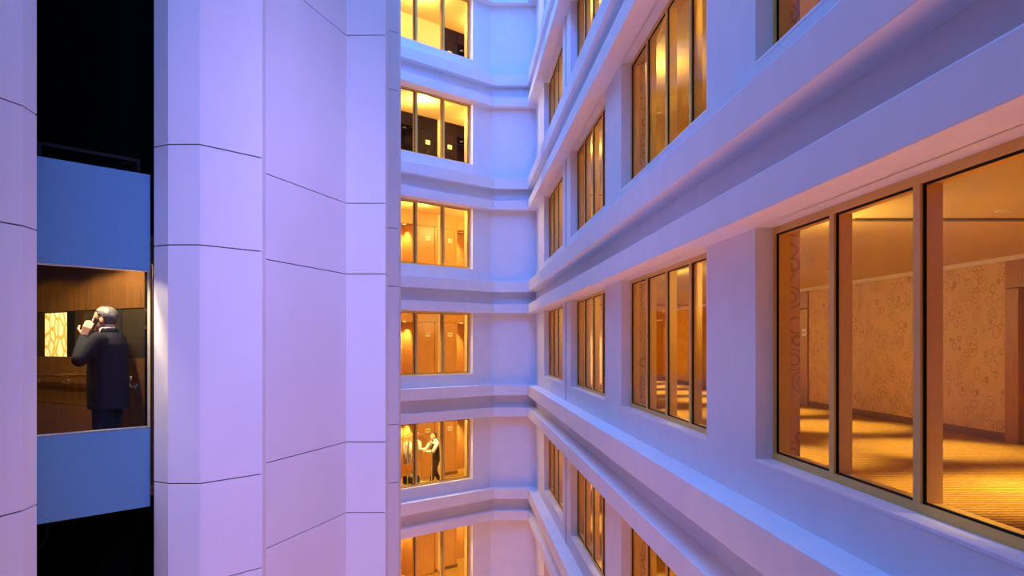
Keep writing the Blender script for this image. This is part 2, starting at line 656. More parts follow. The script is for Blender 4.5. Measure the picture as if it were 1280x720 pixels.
FW, MW = 0.055, 0.075
NP = 4
pitch = (WIN_W - 2 * FW + MW) / NP
PW = pitch - MW
me_frame = boxes('window_frame', ring_boxes(0.14, 0.26, 0, WIN_W, W0, W1, FW, 0.06))
me_mull = boxes('window_mullion', [(0.135, 0.26, -MW / 2, MW / 2, W0 + 0.06, W1 - FW)])
me_pane = box('window_pane', 0.157, 0.165, 0, PW, W0 + 0.06, W1 - FW)
me_gask = boxes('window_gasket', ring_boxes(0.150, 0.166, 0.0, PW, W0 + 0.06, W1 - FW, 0.011))
me_sill = bevel_box('window_sill', (-0.003, 0.14, 0, WIN_W / 2 - 0.003, W0 - 0.02, W0 + 0.006), 0.002, 1)
wn = 0


def window(loc, rz, y0, k, label):
    global wn
    wn += 1
    c, s = math.cos(rz), math.sin(rz)
    r = empty('window_%d' % wn, (loc[0] - s * y0, loc[1] + c * y0, k * ST), rz)
    struct(r, label, 'window')
    obj('frame', me_frame, 'gold_frame', r)
    for i in range(NP - 1):
        obj('mullion', me_mull, 'gold_frame', r, (0, FW + (i + 1) * pitch - MW / 2, 0))
    for i in range(NP):
        p = obj('pane', me_pane, 'glass', r, (0, FW + i * pitch, 0))
        obj('gasket', me_gask, 'gasket', p)
    for i in range(2):
        obj('sill', me_sill, 'sill', r, (0, i * WIN_W / 2 + 0.0015, 0))


for k in FLOORS:
    for i, y in enumerate(WIN_Y):
        window((XR, 0), 0.0, y, k, 'wide four-pane gold-framed window %s of the long wall, %s' % (
            ['fourth from the back wall', 'third from the back wall', 'second from the back wall', 'next to the back wall'][i], floor_word(k)))
    window(P2, R135, COR_U, k, 'wood-lit four-pane window in the diagonal wall, %s' % floor_word(k))

# ------------------------------------------------------------------ right-hand hallways
WARM = (1.0, 0.72, 0.22)
X0, X1 = XR + 0.36, 7.1
Y0, Y1 = 0.5, 30.0
PORT = [3.9, 9.65, 17.55, 24.4]                # near ends of the wooden door surrounds
PWD = 1.55
me_hfloor = box('hall_floor', X0 - 0.17, X1 + 0.7, Y0, Y1 + 0.7, ZF - 0.12, ZF)
me_hceil = box('hall_ceiling', X0 - 0.05, X1 + 0.7, Y0, Y1 + 0.7, ZC, ZC + 0.1)
segs = []
ys = Y0
for p in PORT:
    segs.append((X1, X1 + 0.15, ys, p, ZF, ZC))
    ys = p + PWD
segs.append((X1, X1 + 0.15, ys, Y1, ZF, ZC))
me_hwall = boxes('hall_wall', segs)
me_hend = boxes('hall_end', [(5.1, 5.4, Y1, Y1 + 0.12, ZF, ZC), (5.4, 6.5, Y1, Y1 + 0.12, 0.85, ZC), (6.5, X1, Y1, Y1 + 0.12, ZF, ZC)])
me_hnear = box('hall_near', X0, X1, Y0 - 0.12, Y0, ZF, ZC)
me_bb = boxes('hall_baseboard', [(X1 - 0.015, X1, s[2], s[3], ZF, ZF + 0.11) for s in segs])
me_crown = box('hall_crown', X1 - 0.045, X1, Y0, Y1, ZC - 0.06, ZC)
me_slot = box('slot_diffuser', 3.55, X1 - 0.05, -0.06, 0.06, ZC - 0.012, ZC + 0.002)
# door surround pieces, local: x out of the hall, y along, from the near end
me_side = bevel_box('surround_panel', (-0.03, 0.12, 0, 0.27, ZF, 0.70), 0.004, 1)
me_head = bevel_box('surround_head', (-0.03, 0.12, 0, PWD, 0.708, ZC - 0.061), 0.004, 1)
me_leaf = bevel_box('door_leaf', (0.10, 0.15, 0.275, PWD - 0.275, ZF + 0.005, 0.70), 0.004, 1)
me_stop = box('door_backing', 0.15, 0.2, 0, PWD, ZF, ZC)


def lever_mesh():
    bm = bmesh.new()
    add_box(bm, -0.012, 0.0, -0.025, 0.025, -0.11, 0.11)
    add_tube(bm, [(-0.012, 0, 0.03), (-0.055, 0, 0.03), (-0.06, 0.03, 0.03), (-0.06, 0.13, 0.03)], 0.010, 8)
    return to_mesh(bm, 'lever')


me_lever = lever_mesh()
me_sign = bevel_box('sign_plate', (-0.014, 0, -0.1, 0.1, -0.07, 0.07), 0.004, 1)
me_marks = boxes('sign_marks', [(-0.016, -0.013, y - 0.016, y + 0.016, -0.028, 0.028) for y in (-0.05, 0.0, 0.05)])
me_peep = lathe('peephole', [(0.011, -0.012), (0.018, -0.012), (0.018, 0.0)], 12)
me_peep.transform(Matrix.Rotation(math.radians(90), 4, 'Y'))
me_ring = lathe('downlight_ring', [(0.05, -0.012), (0.062, -0.012), (0.066, 0.0), (0.05, 0.0)], 20)
me_lens = lathe('downlight_lens', [(0.0501, -0.006), (0.0501, 0.0)], 20)
dn = 0


def door(loc, rz, label, wood='wood_brown', head=True):
    global dn
    dn += 1
    r = empty('door_%d' % dn, loc, rz)
    struct(r, label, 'door')
    return r


def downlight(loc, label, group, energy, target=None, angle=64, color=WARM):
    r = tag(empty('downlight', loc), label, 'downlight', group)
    obj('trim_ring', me_ring, 'moulding', r)
    obj('lens', me_lens, 'lamp', r)
    t = target or (loc[0], loc[1], loc[2] - 2)
    return spot('downlight_beam', (loc[0], loc[1], loc[2] - 0.03), t, energy, color, angle, 0.75, 0.05)


me_sconce = lathe('sconce_bowl', [(0.012, -0.07), (0.035, -0.04), (0.05, 0.0), (0.055, 0.04), (0.048, 0.04), (0.03, 0.0)], 16)
me_splate = bevel_box('sconce_plate', (-0.1, -0.085, -0.03, 0.03, -0.10, 0.05), 0.004, 1)
me_sarm = boxes('sconce_arm', [(-0.085, -0.02, -0.01, 0.01, -0.055, -0.035)])

for k in FLOORS:
    z = k * ST
    fw = floor_word(k)
    struct(obj('floor', me_hfloor, 'carpet', None, (0, 0, z)), 'gold ribbed carpet of the long hallway %s' % fw, 'floor')
    struct(obj('ceiling', me_hceil, 'ceiling', None, (0, 0, z)), 'cream ceiling of the long hallway %s' % fw, 'ceiling')
    struct(obj('wall_inner', me_hwall, 'wallpaper', None, (0, 0, z)), 'swirl-papered wall of the long hallway %s' % fw, 'wall')
    struct(obj('wall_end', me_hend, 'wood', None, (0, 0, z)), 'honey wood end wall of the long hallway %s' % fw, 'wall')
    struct(obj('wall_end', bpy.data.meshes.get('hall_end_cream') or box('hall_end_cream', X0, 5.1, Y1, Y1 + 0.12, ZF, ZC), 'cream', None, (0, 0, z)), 'plain cream part of the end wall of the long hallway %s' % fw, 'wall')
    struct(obj('wall_near', me_hnear, 'wallpaper', None, (0, 0, z)), 'papered near end wall of the long hallway %s' % fw, 'wall')
    struct(obj('baseboard_right', me_bb, 'base_wood', None, (0, 0, z)), 'brown wooden baseboard of the long hallway %s' % fw, 'baseboard')
    n += 1
    struct(obj('trim_%d' % n, me_crown, 'moulding', None, (0, 0, z)), 'cream crown moulding of the long hallway %s' % fw, 'moulding')
    for i, p in enumerate(PORT):
        r = door((X1, p, z), 0, 'brown wooden door and surround in the papered hallway wall %s, number %d from the glass end' % (fw, i + 1))
        r['label'] = 'brown wooden door with panelled surround in the papered hallway wall, %s' % fw
        r['group'] = 'papered hallway doors'
        obj('side_panel', me_side, 'wood_brown', r)
        obj('side_panel', me_side, 'wood_brown', r, (0, PWD - 0.27, 0))
        obj('head_panel', me_head, 'wood_brown', r)
        obj('door_backing', me_stop, 'slot', r)
        lf = obj('door_leaf', me_leaf, 'wood_brown', r)
        obj('lever_handle', me_lever, 'chrome', lf, (0.10, 0.36, -0.32))
        s = obj('room_sign', me_sign, 'sign', r, (-0.03, 0.14, 0.22))
        obj('sign_marks', me_marks, 'sign_mark', s)
    # end-wall door
    r = door((6.5, Y1, z), math.radians(90), 'honey wood door in the end wall of the long hallway %s' % fw)
    obj('door_leaf', bpy.data.meshes.get('end_leaf') or bevel_box('end_leaf', (0.05, 0.10, 0.0, 1.1, ZF + 0.005, 0.85), 0.006, 1), 'wood_brown', r)
    obj('lever_handle', me_lever, 'chrome', r, (0.05, 0.14, -0.30))
    s = obj('room_sign', me_sign, 'sign', r, (0.05, 0.30, 0.22))
    obj('sign_marks', me_marks, 'sign_mark', s)
    for y in (7.8, 25.2):
        tag(obj('slot_diffuser', me_slot, 'slot', None, (0, y, z)), 'thin dark air slot across the cream hallway ceiling %s' % fw, 'air slot',
            'ceiling air slots %s' % fw)
    for y in ((4.7, 7.6, 10.5, 13.4, 16.4, 19.4, 22.4, 25.6, 28.6) if k == 0 else (6.0, 10.5, 15.5, 20.5, 25.6, 28.6)):
        downlight((5.75, y, z + ZC), 'small round recessed downlight in the cream hallway ceiling %s' % fw, 'hallway downlights %s' % fw, 500)
    if k == 0:
        for p in ((4.6, 7.3), (4.5, 4.6)):
            downlight((p[0], p[1], z + ZC), 'small round recessed downlight in the cream hallway ceiling %s' % fw, 'hallway downlights %s' % fw, 500)
    if True:
        for y in (2.2, 4.4, 9.9, 15.7, 21.5, 27.5):
            downlight((3.55, y, z + ZC), 'small round recessed downlight in the cream hallway ceiling %s' % fw, 'hallway downlights %s' % fw, 500)
    for x in (3.3, 4.6):  # extra washers added because the end wall was dim
        downlight((x, 29.2, z + ZC), 'added downlight brightening the cream end wall of the long hallway, %s' % fw, 'added end wall downlights %s' % fw, 420, None, 100)
    for y in (7.66, 13.45, 19.25, 25.3):
        r = tag(empty('wall_sconce', (X0 + 0.1, y, z + 0.62)), 'small brass bowl sconce on the papered pier between windows %s' % fw,
                'wall lamp', 'hallway sconces %s' % fw)
        obj('bowl', me_sconce, 'brass', r)
        obj('back_plate', me_splate, 'brass', r)
        obj('arm', me_sarm, 'brass', r)
        point('sconce_light', (X0 + 0.1, y, z + 0.68), 80, WARM, 0.012)

# ------------------------------------------------------------------ wood-lined hallways behind the diagonal wall
VB = 2.67
HDR = 0.70
UL, UR = 7.0, -2.6
me_dfloor = box('d_floor', 0.17, 4.0, UR, UL, ZF - 0.12, ZF)
me_dceil = box('d_ceiling', 0.25, 4.0, UR, UL, ZC, ZC + 0.1)
me_dends = boxes('d_ends', [(0.3, 4.0, UR - 0.1, UR, ZF, ZC), (0.3, 4.0, UL, UL + 0.1, ZF, ZC), (3.9, 4.0, UR, UL, ZF, ZC)])


def panel_mesh(v0, v1, u0, u1, z0, z1):
    return bevel_box('wood_panel', (v0, v1, u0 + 0.004, u1 - 0.004, z0 + 0.003, z1 - 0.003), 0.004, 1)


# (v0, v1, u0, u1, z0, z1) of every panel of the back wall
PAN = []
for a, b in ((-2.6, -2.3), (-2.3, -1.2), (-1.2, -0.38), (-0.26, 0.70), (0.70, 1.75), (1.75, 2.7), (2.7, 3.9)):
    PAN.append((VB, VB + 0.06, a, b, HDR, ZC))
PAN += [(VB, VB + 0.06, 1.75, 2.7, ZF, HDR), (VB, VB + 0.06, 2.7, 3.9, ZF, HDR), (VB, VB + 0.06, -1.2, -1.08, ZF, HDR),
        (VB, VB + 0.06, -1.08, -0.38, ZF, HDR), (VB, VB + 0.06, -0.26, -0.14, ZF, HDR), (VB, VB + 0.06, -2.6, -2.3, ZF, HDR)]
ALC = [  # alcove linings: back, two sides, soffit
    (3.22, 3.28, 0.80, 1.75, ZF, HDR), (VB + 0.06, 3.22, 1.74, 1.80, ZF, HDR), (VB + 0.06, 3.22, 0.76, 0.82, ZF, HDR), (VB + 0.06, 3.22, 0.82, 1.74, HDR, HDR + 0.06),
    (3.42, 3.48, -2.3, -1.2, ZF, HDR), (VB + 0.06, 3.42, -2.36, -2.30, ZF, HDR), (VB + 0.06, 3.42, -1.20, -1.14, ZF, HDR), (VB + 0.06, 3.42, -2.30, -1.20, HDR, HDR + 0.06)]
me_pan = [panel_mesh(*p) for p in PAN]
me_alc = [panel_mesh(*p) for p in ALC]
me_pan_d = [m.copy() for m in me_pan]
me_alc_d = [m.copy() for m in me_alc]
me_ddoor = bevel_box('d_door', (VB + 0.015, VB + 0.06, -0.13, 0.69, ZF + 0.005, HDR - 0.008), 0.004, 1)
me_ddoor_d = me_ddoor.copy()
me_strip = box('cream_strip', VB - 0.005, VB + 0.08, -0.375, -0.265, ZF, ZC)
me_dbb = boxes('d_baseboard', [(VB - 0.015, VB, -1.2, -0.38, ZF, ZF + 0.1), (VB - 0.015, VB, -0.26, -0.14, ZF, ZF + 0.1), (VB - 0.015, VB, 1.75, 3.9, ZF, ZF + 0.1)])
me_cover = box('cream_cover', VB - 0.02, VB, -0.4, 4.2, ZF, ZC)


def diag(u, v, z):
    c = math.sqrt(0.5)
    return (P2[0] - c * u - c * v, P2[1] - c * u + c * v, z)


for k in FLOORS:
    z = k * ST
    fw = floor_word(k)
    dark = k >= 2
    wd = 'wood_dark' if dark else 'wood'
    L = (*P2, z)
    struct(obj('floor', me_dfloor, 'carpet', None, L, R135), 'gold carpet of the wood-lined hallway %s' % fw, 'floor')
    struct(obj('ceiling', me_dceil, 'ceiling', None, L, R135), 'cream ceiling of the wood-lined hallway %s' % fw, 'ceiling')
    struct(obj('wall_end', me_dends, 'cream', None, L, R135), 'cream end walls of the wood-lined hallway %s' % fw, 'wall')
    w = struct(empty('wall_wood', L, R135), '%s panelled wall of the diagonal hallway %s' % ('dark wood' if dark else 'honey wood', fw), 'wall')
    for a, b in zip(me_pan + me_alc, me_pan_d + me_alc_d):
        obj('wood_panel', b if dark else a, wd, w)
    obj('cream_strip', me_strip, 'cream', w)
    obj('baseboard', me_dbb, 'base_wood', w)
    if k == 3:
        obj('cream_cover', me_cover, 'cream', w)
    r = door(L, R135, '%s door with ivory sign in the diagonal hallway %s' % ('dark wood' if dark else 'honey wood', fw))
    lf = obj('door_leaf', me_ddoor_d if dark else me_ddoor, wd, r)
    s = obj('room_sign', me_sign, 'sign', lf, (VB + 0.015, 0.18, 0.29))
    obj('peephole', me_peep, 'brass', lf, (VB + 0.018, 0.18, -0.03))
    s2 = obj('room_sign', me_sign, 'sign', w, (VB, -0.83, 0.29))
    obj('sign_marks', me_marks, 'sign_mark', s2)
    s3 = obj('sign_marks', me_marks, 'sign_mark', lf, (VB + 0.015, 0.18, 0.29))
    obj('lever_handle', me_lever, 'brass', w, (3.22, 0.95, -0.22))
    e = 170
    for u, v, tv in ((0.98, 2.95, 3.2), (1.45, 2.95, 3.2), (-1.78, 3.05, 3.4)):
        if u == 1.45 and not dark:
            continue
        downlight(diag(u, v, z + HDR), 'small bright downlight in a wooden alcove of the diagonal hallway, %s' % fw,
                  'alcove downlights %s' % fw, 45 if dark else e, diag(u, tv, z - 1.0), 85)
    # ceiling lamps added near the glass to brighten the window side of things
    for u, v in ((-0.6, 0.9), (1.5, 0.8), (2.9, 0.7)):
        downlight(diag(u, v, z + ZC), 'small added ceiling downlight near the window of the diagonal wood hallway, %s' % fw,
                  'added diagonal hallway downlights %s' % fw, 180, None, 120)
    for u in (-1.2, 1.7):  # added fill points without a lamp body, to brighten the ceiling
        point('hall_fill', diag(u, 1.2, z + 0.70), {1: 110, 2: 190, 3: 150}.get(k, 45), WARM, 0.0)

# ------------------------------------------------------------------ panelled elevator core
COURSES = []                                   # heights of the joints: one short and one tall course to a storey
for k in range(-4, 6):
    COURSES.append((0.928 + k * ST, 1.875 + k * ST))
    COURSES.append((1.875 + k * ST, 0.928 + (k + 1) * ST))
COURSES = [c for c in sorted(COURSES) if c[1] > ZBOT + 0.3 and c[0] < ZTOP]
GROUPS = [
    ('wall_pillar', [(-4.70, 5.10), (-3.508, 6.60), (-3.447, 6.83), (-3.471, 7.10), (-3.62, 7.12)], 'white panelled pillar left of the dark elevator shaft'),
    ('wall_core', [(-2.95, 8.42), (-2.921, 8.27), (-2.747, 8.15), (-2.445, 8.15), (-1.993, 8.75), (-2.07, 8.88)], 'white folded panel wall right of the dark elevator shaft'),
    ('wall_core', [(-2.142, 9.52), (-1.512, 11.58), (-0.9865, 11.58), (-0.997, 12.10), (-1.1, 12.2)], 'white folded panel wall stepped back behind the shaft wall'),
    ('wall_fin', [(-1.75, 13.80), (-1.158, 14.0), (-0.99, 14.15), (-1.0, 14.8)], 'narrow white panelled fin beside the diagonal wall windows'),
]
for name, pts, lab in GROUPS:
    w = struct(empty(name, (0, 0, 0)), lab, 'wall')
    obj('backing', strip('backing', pts, 0.022, 0.14, ZBOT, ZTOP), 'joint', w)
    for a, b in COURSES:
        obj('panel', strip('panel', pts, 0.0, 0.13, max(a, ZBOT) + 0.0055, min(b, ZTOP) - 0.0055, 0.003), 'plaster_panel', w)
# sides of the core that close it off towards the back
struct(obj('wall_core_return', strip('core_return', [(-2.142, 9.60), (-2.07, 8.86)], -0.1, 0.0, ZBOT, ZTOP), 'plaster'),
       'white return between the two folded panel walls', 'wall')

# ------------------------------------------------------------------ elevator shaft and car
e_ = Vector((0.625, 0.7806))                   # along the glass front, away from the camera
m_ = Vector((-0.7806, 0.625))                  # into the shaft
C0 = Vector((-2.965, 8.30))                    # far front corner of the car
CAR_RZ = math.atan2(m_.y, m_.x)                # local x = into the car, local y = towards -e_


def carpt(x, y, z):
    p = C0 + m_ * x - e_ * y
    return (p.x, p.y, z)


CW, CD = 2.1, 2.75
FZ, CZ = -1.37, 0.98
# local axes: x along m_, y = Rz90(x) = (-m.y, m.x) = (-0.625, -0.7806) = -e_
struct(obj('wall_shaft', boxes('shaft', [(0.02, 3.4, -0.40, -0.19, ZBOT, ZTOP), (3.2, 3.4, -0.2, 2.8, ZBOT, ZTOP), (0.0, 3.4, 2.6, 2.8, ZBOT, ZTOP),
                                         (-0.3, 3.4, -0.3, 2.8, ZTOP, ZTOP + 0.15)]), 'black', None, (C0.x, C0.y, 0), CAR_RZ),  # unseen cap added to keep sky out of the shaft
       'black inside walls of the elevator shaft with an added unseen cap', 'wall')
car = tag(empty('elevator_car', (C0.x, C0.y, 0), CAR_RZ), 'steel blue glass-fronted elevator car hanging in the dark shaft', 'elevator')


def cp(name, mat, *b, bev=0.0, parent=car):
    me = bevel_box(name, b, bev, 1) if bev else box(name, *b)
    return obj(name, me, mat, parent)


FT, FB, LT, LB = 1.617, 0.697, -0.807, -1.566  # fascia heights
cp('upper_fascia', 'car_blue', 0.0, 0.04, 0.0, CW, FB, FT, bev=0.004)
cp('lower_fascia', 'car_blue', 0.0, 0.04, 0.0, CW, LB, LT, bev=0.004)
gl = cp('glass_pane', 'car_glass', 0.012, 0.022, 0.05, CW, LT, FB)
cp('jamb', 'chrome', 0.0, 0.05, 0.0, 0.035, LT, FB, bev=0.003)
cp('sill_rail', 'chrome', -0.004, 0.05, 0.035, CW, LT, LT + 0.016, bev=0.003)
cp('head_rail', 'chrome', -0.004, 0.05, 0.035, CW, FB - 0.016, FB, bev=0.003)
cp('floor_deck', 'base_wood', 0.04, CD, -0.08, CW, FZ - 0.1, FZ)
cp('ceiling_deck', 'car_wood', 0.04, CD, -0.08, CW, CZ, CZ + 0.06)
cp('roof', 'shaft_steel', 0.05, CD, 0.02, CW, CZ + 0.06, CZ + 0.12)
cp('back_wall', 'car_wood', CD, CD + 0.04, -0.08, CW, FZ, CZ)
cp('near_wall', 'car_wood', 0.04, CD, CW - 0.04, CW, FZ, CZ)
# far side wall in bands of panels (local y = 0.02 is its back, y = 0.06 its face)
cp('wall_backing', 'slot', 0.04, CD, -0.08, -0.045, FZ, CZ)
zz = [FZ, -0.66, -0.145, 0.345, CZ]
cp('lower_panel', 'car_wood', 0.05, CD, -0.045, -0.02, zz[0], zz[1] - 0.006, bev=0.003)
cp('rail_panel', 'car_wood', 0.05, CD, -0.045, -0.02, zz[1], zz[2] - 0.004, bev=0.003)
cp('dark_band', 'car_dark', 0.05, CD, -0.045, -0.025, zz[2], zz[3] - 0.004, bev=0.003)
cp('upper_panel', 'car_wood', 0.05, CD, -0.045, -0.015, zz[3], zz[4], bev=0.003)


def side_x(px):                                 # where a picture column meets the far side wall
    r = (px - PPX) / FPX
    # C0 + m*t - e*0.06
    bx, by = C0.x + e_.x * 0.02, C0.y + e_.y * 0.02
    return (r * by - bx) / (m_.x - r * m_.y)


x0, x1 = side_x(83), side_x(56.5)
cp('leaf_panel', 'mosaic', x0, x1, -0.025, -0.017, zz[2] + 0.0, zz[3] - 0.012)
cp('gold_strip', 'brass', side_x(105.5), side_x(102.5), -0.025, -0.014, zz[2], zz[3] - 0.004)
cp('dark_strip', 'black', side_x(93), side_x(84), -0.025, -0.020, zz[2], zz[3] - 0.004)
cp('door_strip', 'shaft_steel', side_x(152), side_x(149), -0.025, -0.016, zz[2], zz[3] - 0.004)
HZ = -0.345
obj('handrail', tube('handrail', [(0.25, 0.05, HZ), (CD - 0.05, 0.05, HZ)], 0.02, 12), 'brass', car)
for px in (170, 86, 49):
    x = side_x(px)
    obj('rail_bracket', tube('rail_bracket', [(x, -0.02, HZ - 0.075), (x, 0.02, HZ - 0.085), (x, 0.05, HZ - 0.06), (x, 0.05, HZ - 0.015)], 0.011, 8), 'chrome', car)
    obj('bracket_rose', tube('bracket_rose', [(x, -0.022, HZ - 0.075), (x, -0.01, HZ - 0.075)], 0.03, 12), 'chrome', car)
# crosshead and guard rail on the roof
obj('guard_rail', boxes('guard_rail', [(0.10, 0.13, 0.05, CW, 1.74, 1.77), (0.10, 0.13, 0.05, 0.08, 1.1, 1.74), (0.10, 0.13, 1.0, 1.03, 1.1, 1.74),
                                       (0.13, CD, 0.05, 0.08, 1.74, 1.77)]), 'shaft_steel', car)
obj('crosshead_beam', boxes('crosshead', [(1.2, 1.3, 0.05, CW, 1.1, 1.5), (1.2, 1.3, 1.0, 1.1, 1.5, 1.75)]), 'shaft_steel', car)
obj('hoist_rope', tube('hoist_rope', [(1.25, 1.0, 1.5), (1.25, 1.0, ZTOP - 0.1)], 0.008, 6), 'shaft_steel', car)
bm = bmesh.new()
for i in range(24):
    a, b = 2 * math.pi * i / 24, 2 * math.pi * (i + 1) / 24
    add_tube(bm, [(0.9, 0.8 + 0.24 * math.cos(a), -1.80 + 0.24 * math.sin(a)), (0.9, 0.8 + 0.24 * math.cos(b), -1.80 + 0.24 * math.sin(b))], 0.018, 6)
add_box(bm, 0.87, 0.93, 0.77, 0.83, -1.80, -1.45)
obj('sheave', to_mesh(bm, 'sheave'), 'shaft_steel', car)
# car lamps: one by the front glass, one farther in
for x, y, en in ((0.15, 0.52, 150), (0.75, 0.75, 110), (1.9, 0.8, 30)):
    p = carpt(x, y, CZ)
    r = empty('ceiling_lamp', (0, 0, 0))
    r.parent = car
    r.location = (x, y, CZ)
    obj('lamp_lens', me_lens, 'lamp', r)
    obj('lamp_ring', me_ring, 'chrome', r)
    aim = (p[0], p[1], -1)
    spot('car_beam', (p[0], p[1], CZ - 0.03), aim, en, (1.0, 0.80, 0.52), 150, 0.15, 0.05)


# ------------------------------------------------------------------ people
def add_hand(bm, wrist, tip_dir, palm_n, thumb_side, curl=0.8, s=1.0):
    """palm and five bent fingers; tip_dir from the wrist to the knuckles, palm_n out of the palm"""
    d = Vector(tip_dir).normalized()
    nrm = (Vector(palm_n) - Vector(palm_n).dot(d) * d).normalized()
    w = d.cross(nrm).normalized() * thumb_side
    wr = Vector(wrist)
    for t in (-0.028, -0.009, 0.010, 0.028):
        add_chain(bm, [(wr + d * 0.005 + w * t * 0.6 * s, 0.015 * s), (wr + d * 0.085 * s + w * t * s, 0.0125 * s)], 8)
    for t, ln in ((-0.030, 0.055), (-0.010, 0.068), (0.011, 0.074), (0.031, 0.066)):
        p = wr + d * 0.085 * s + w * t * s
        a = 0.0
        pr = [(p, 0.0105 * s)]
        for j, f in enumerate((0.48, 0.30, 0.24)):
            a += curl * (0.55 if j == 0 else 0.75)
            dd = d * math.cos(a) + nrm * math.sin(a)
            p = p + dd * ln * f * 1.25 * s
            pr.append((p, (0.0098 - 0.0008 * j) * s))
        add_chain(bm, pr, 8)
    p = wr + d * 0.02 * s + w * 0.03 * s
    q = p + (d * 0.6 + w * 0.8 + nrm * 0.3).normalized() * 0.045 * s
    r = q + (d * 0.85 + w * 0.15 + nrm * 0.6).normalized() * 0.04 * s
    add_chain(bm, [(p, 0.014 * s), (q, 0.012 * s), (r, 0.0095 * s)], 8)


def add_head(bm, c, tilt=0.0):
    """c is the head centre; the face looks to +y"""
    c = Vector(c)
    V = lambda x, y, z: c + Vector((x, y, z))
    add_ball(bm, V(0, -0.012, 0.030), (0.076, 0.095, 0.088), 20, 14)       # cranium
    add_ball(bm, V(0, 0.020, -0.045), (0.058, 0.068, 0.075), 18, 12)       # face and jaw
    add_ball(bm, V(0, 0.066, -0.102), (0.026, 0.022, 0.020), 12, 8)        # chin
    add_ball(bm, V(0, 0.072, 0.018), (0.050, 0.018, 0.014), 12, 8)         # brow
    add_chain(bm, [(V(0, 0.083, 0.005), 0.008), (V(0, 0.108, -0.034), 0.0125)], 8)   # nose
    for s in (-1, 1):
        add_ball(bm, V(s * 0.013, 0.094, -0.038), 0.010, 8, 6)
        add_ball(bm, V(s * 0.036, 0.062, -0.030), (0.024, 0.020, 0.022), 10, 8)      # cheek
        add_ball(bm, V(s * 0.078, -0.012, -0.012), (0.010, 0.020, 0.032), 10, 8)     # ear
    add_ball(bm, V(0, 0.081, -0.064), (0.024, 0.010, 0.006), 10, 6)        # lips
    add_ball(bm, V(0, 0.079, -0.074), (0.021, 0.010, 0.007), 10, 6)


def hair_mesh(c, name, thick=0.010, top=0.0):
    c = Vector(c)
    bm = bmesh.new()
    add_ball(bm, c + Vector((0, -0.016, 0.030)), (0.077 + thick, 0.097 + thick, 0.089 + thick + top), 28, 20)
    kill = []
    for v in bm.verts:
        l = v.co - c
        front = l.y > 0.045 and l.z < 0.075
        side = l.y > 0.0 and l.z < 0.035
        ear = l.y > -0.03 and l.z < 0.012 and abs(l.x) > 0.06
        low = l.z < -0.065
        if front or side or ear or low:
            kill.append(v)
        else:
            v.co += Vector((random.uniform(-1, 1), random.uniform(-1, 1), random.uniform(-1, 1))) * 0.0025
    bmesh.ops.delete(bm, geom=kill, context='VERTS')
    me = to_mesh(bm, name)
    o = bpy.data.objects.new('tmp', me)
    COL.objects.link(o)
    sm = o.modifiers.new('s', 'SOLIDIFY')
    sm.thickness = thick + 0.006
    sm.offset = -1
    dg = bpy.context.evaluated_depsgraph_get()
    out = bpy.data.meshes.new_from_object(o.evaluated_get(dg))
    bpy.data.objects.remove(o)
    return smooth(out)


def shoe(bm, ankle, d):
    a = Vector(ankle)
    d = Vector(d).normalized()
    base = Vector((a.x, a.y, a.z - 0.045))
    add_ball(bm, a + Vector((0, 0, -0.01)), (0.047, 0.05, 0.05), 12, 8)
    rot = Vector((d.x, d.y, 0)).to_track_quat('Y', 'Z')
    add_ball(bm, base + d * 0.05, (0.045, 0.14, 0.040), 14, 8, rot)
    add_ball(bm, base + d * -0.03, (0.040, 0.055, 0.038), 12, 8, rot)


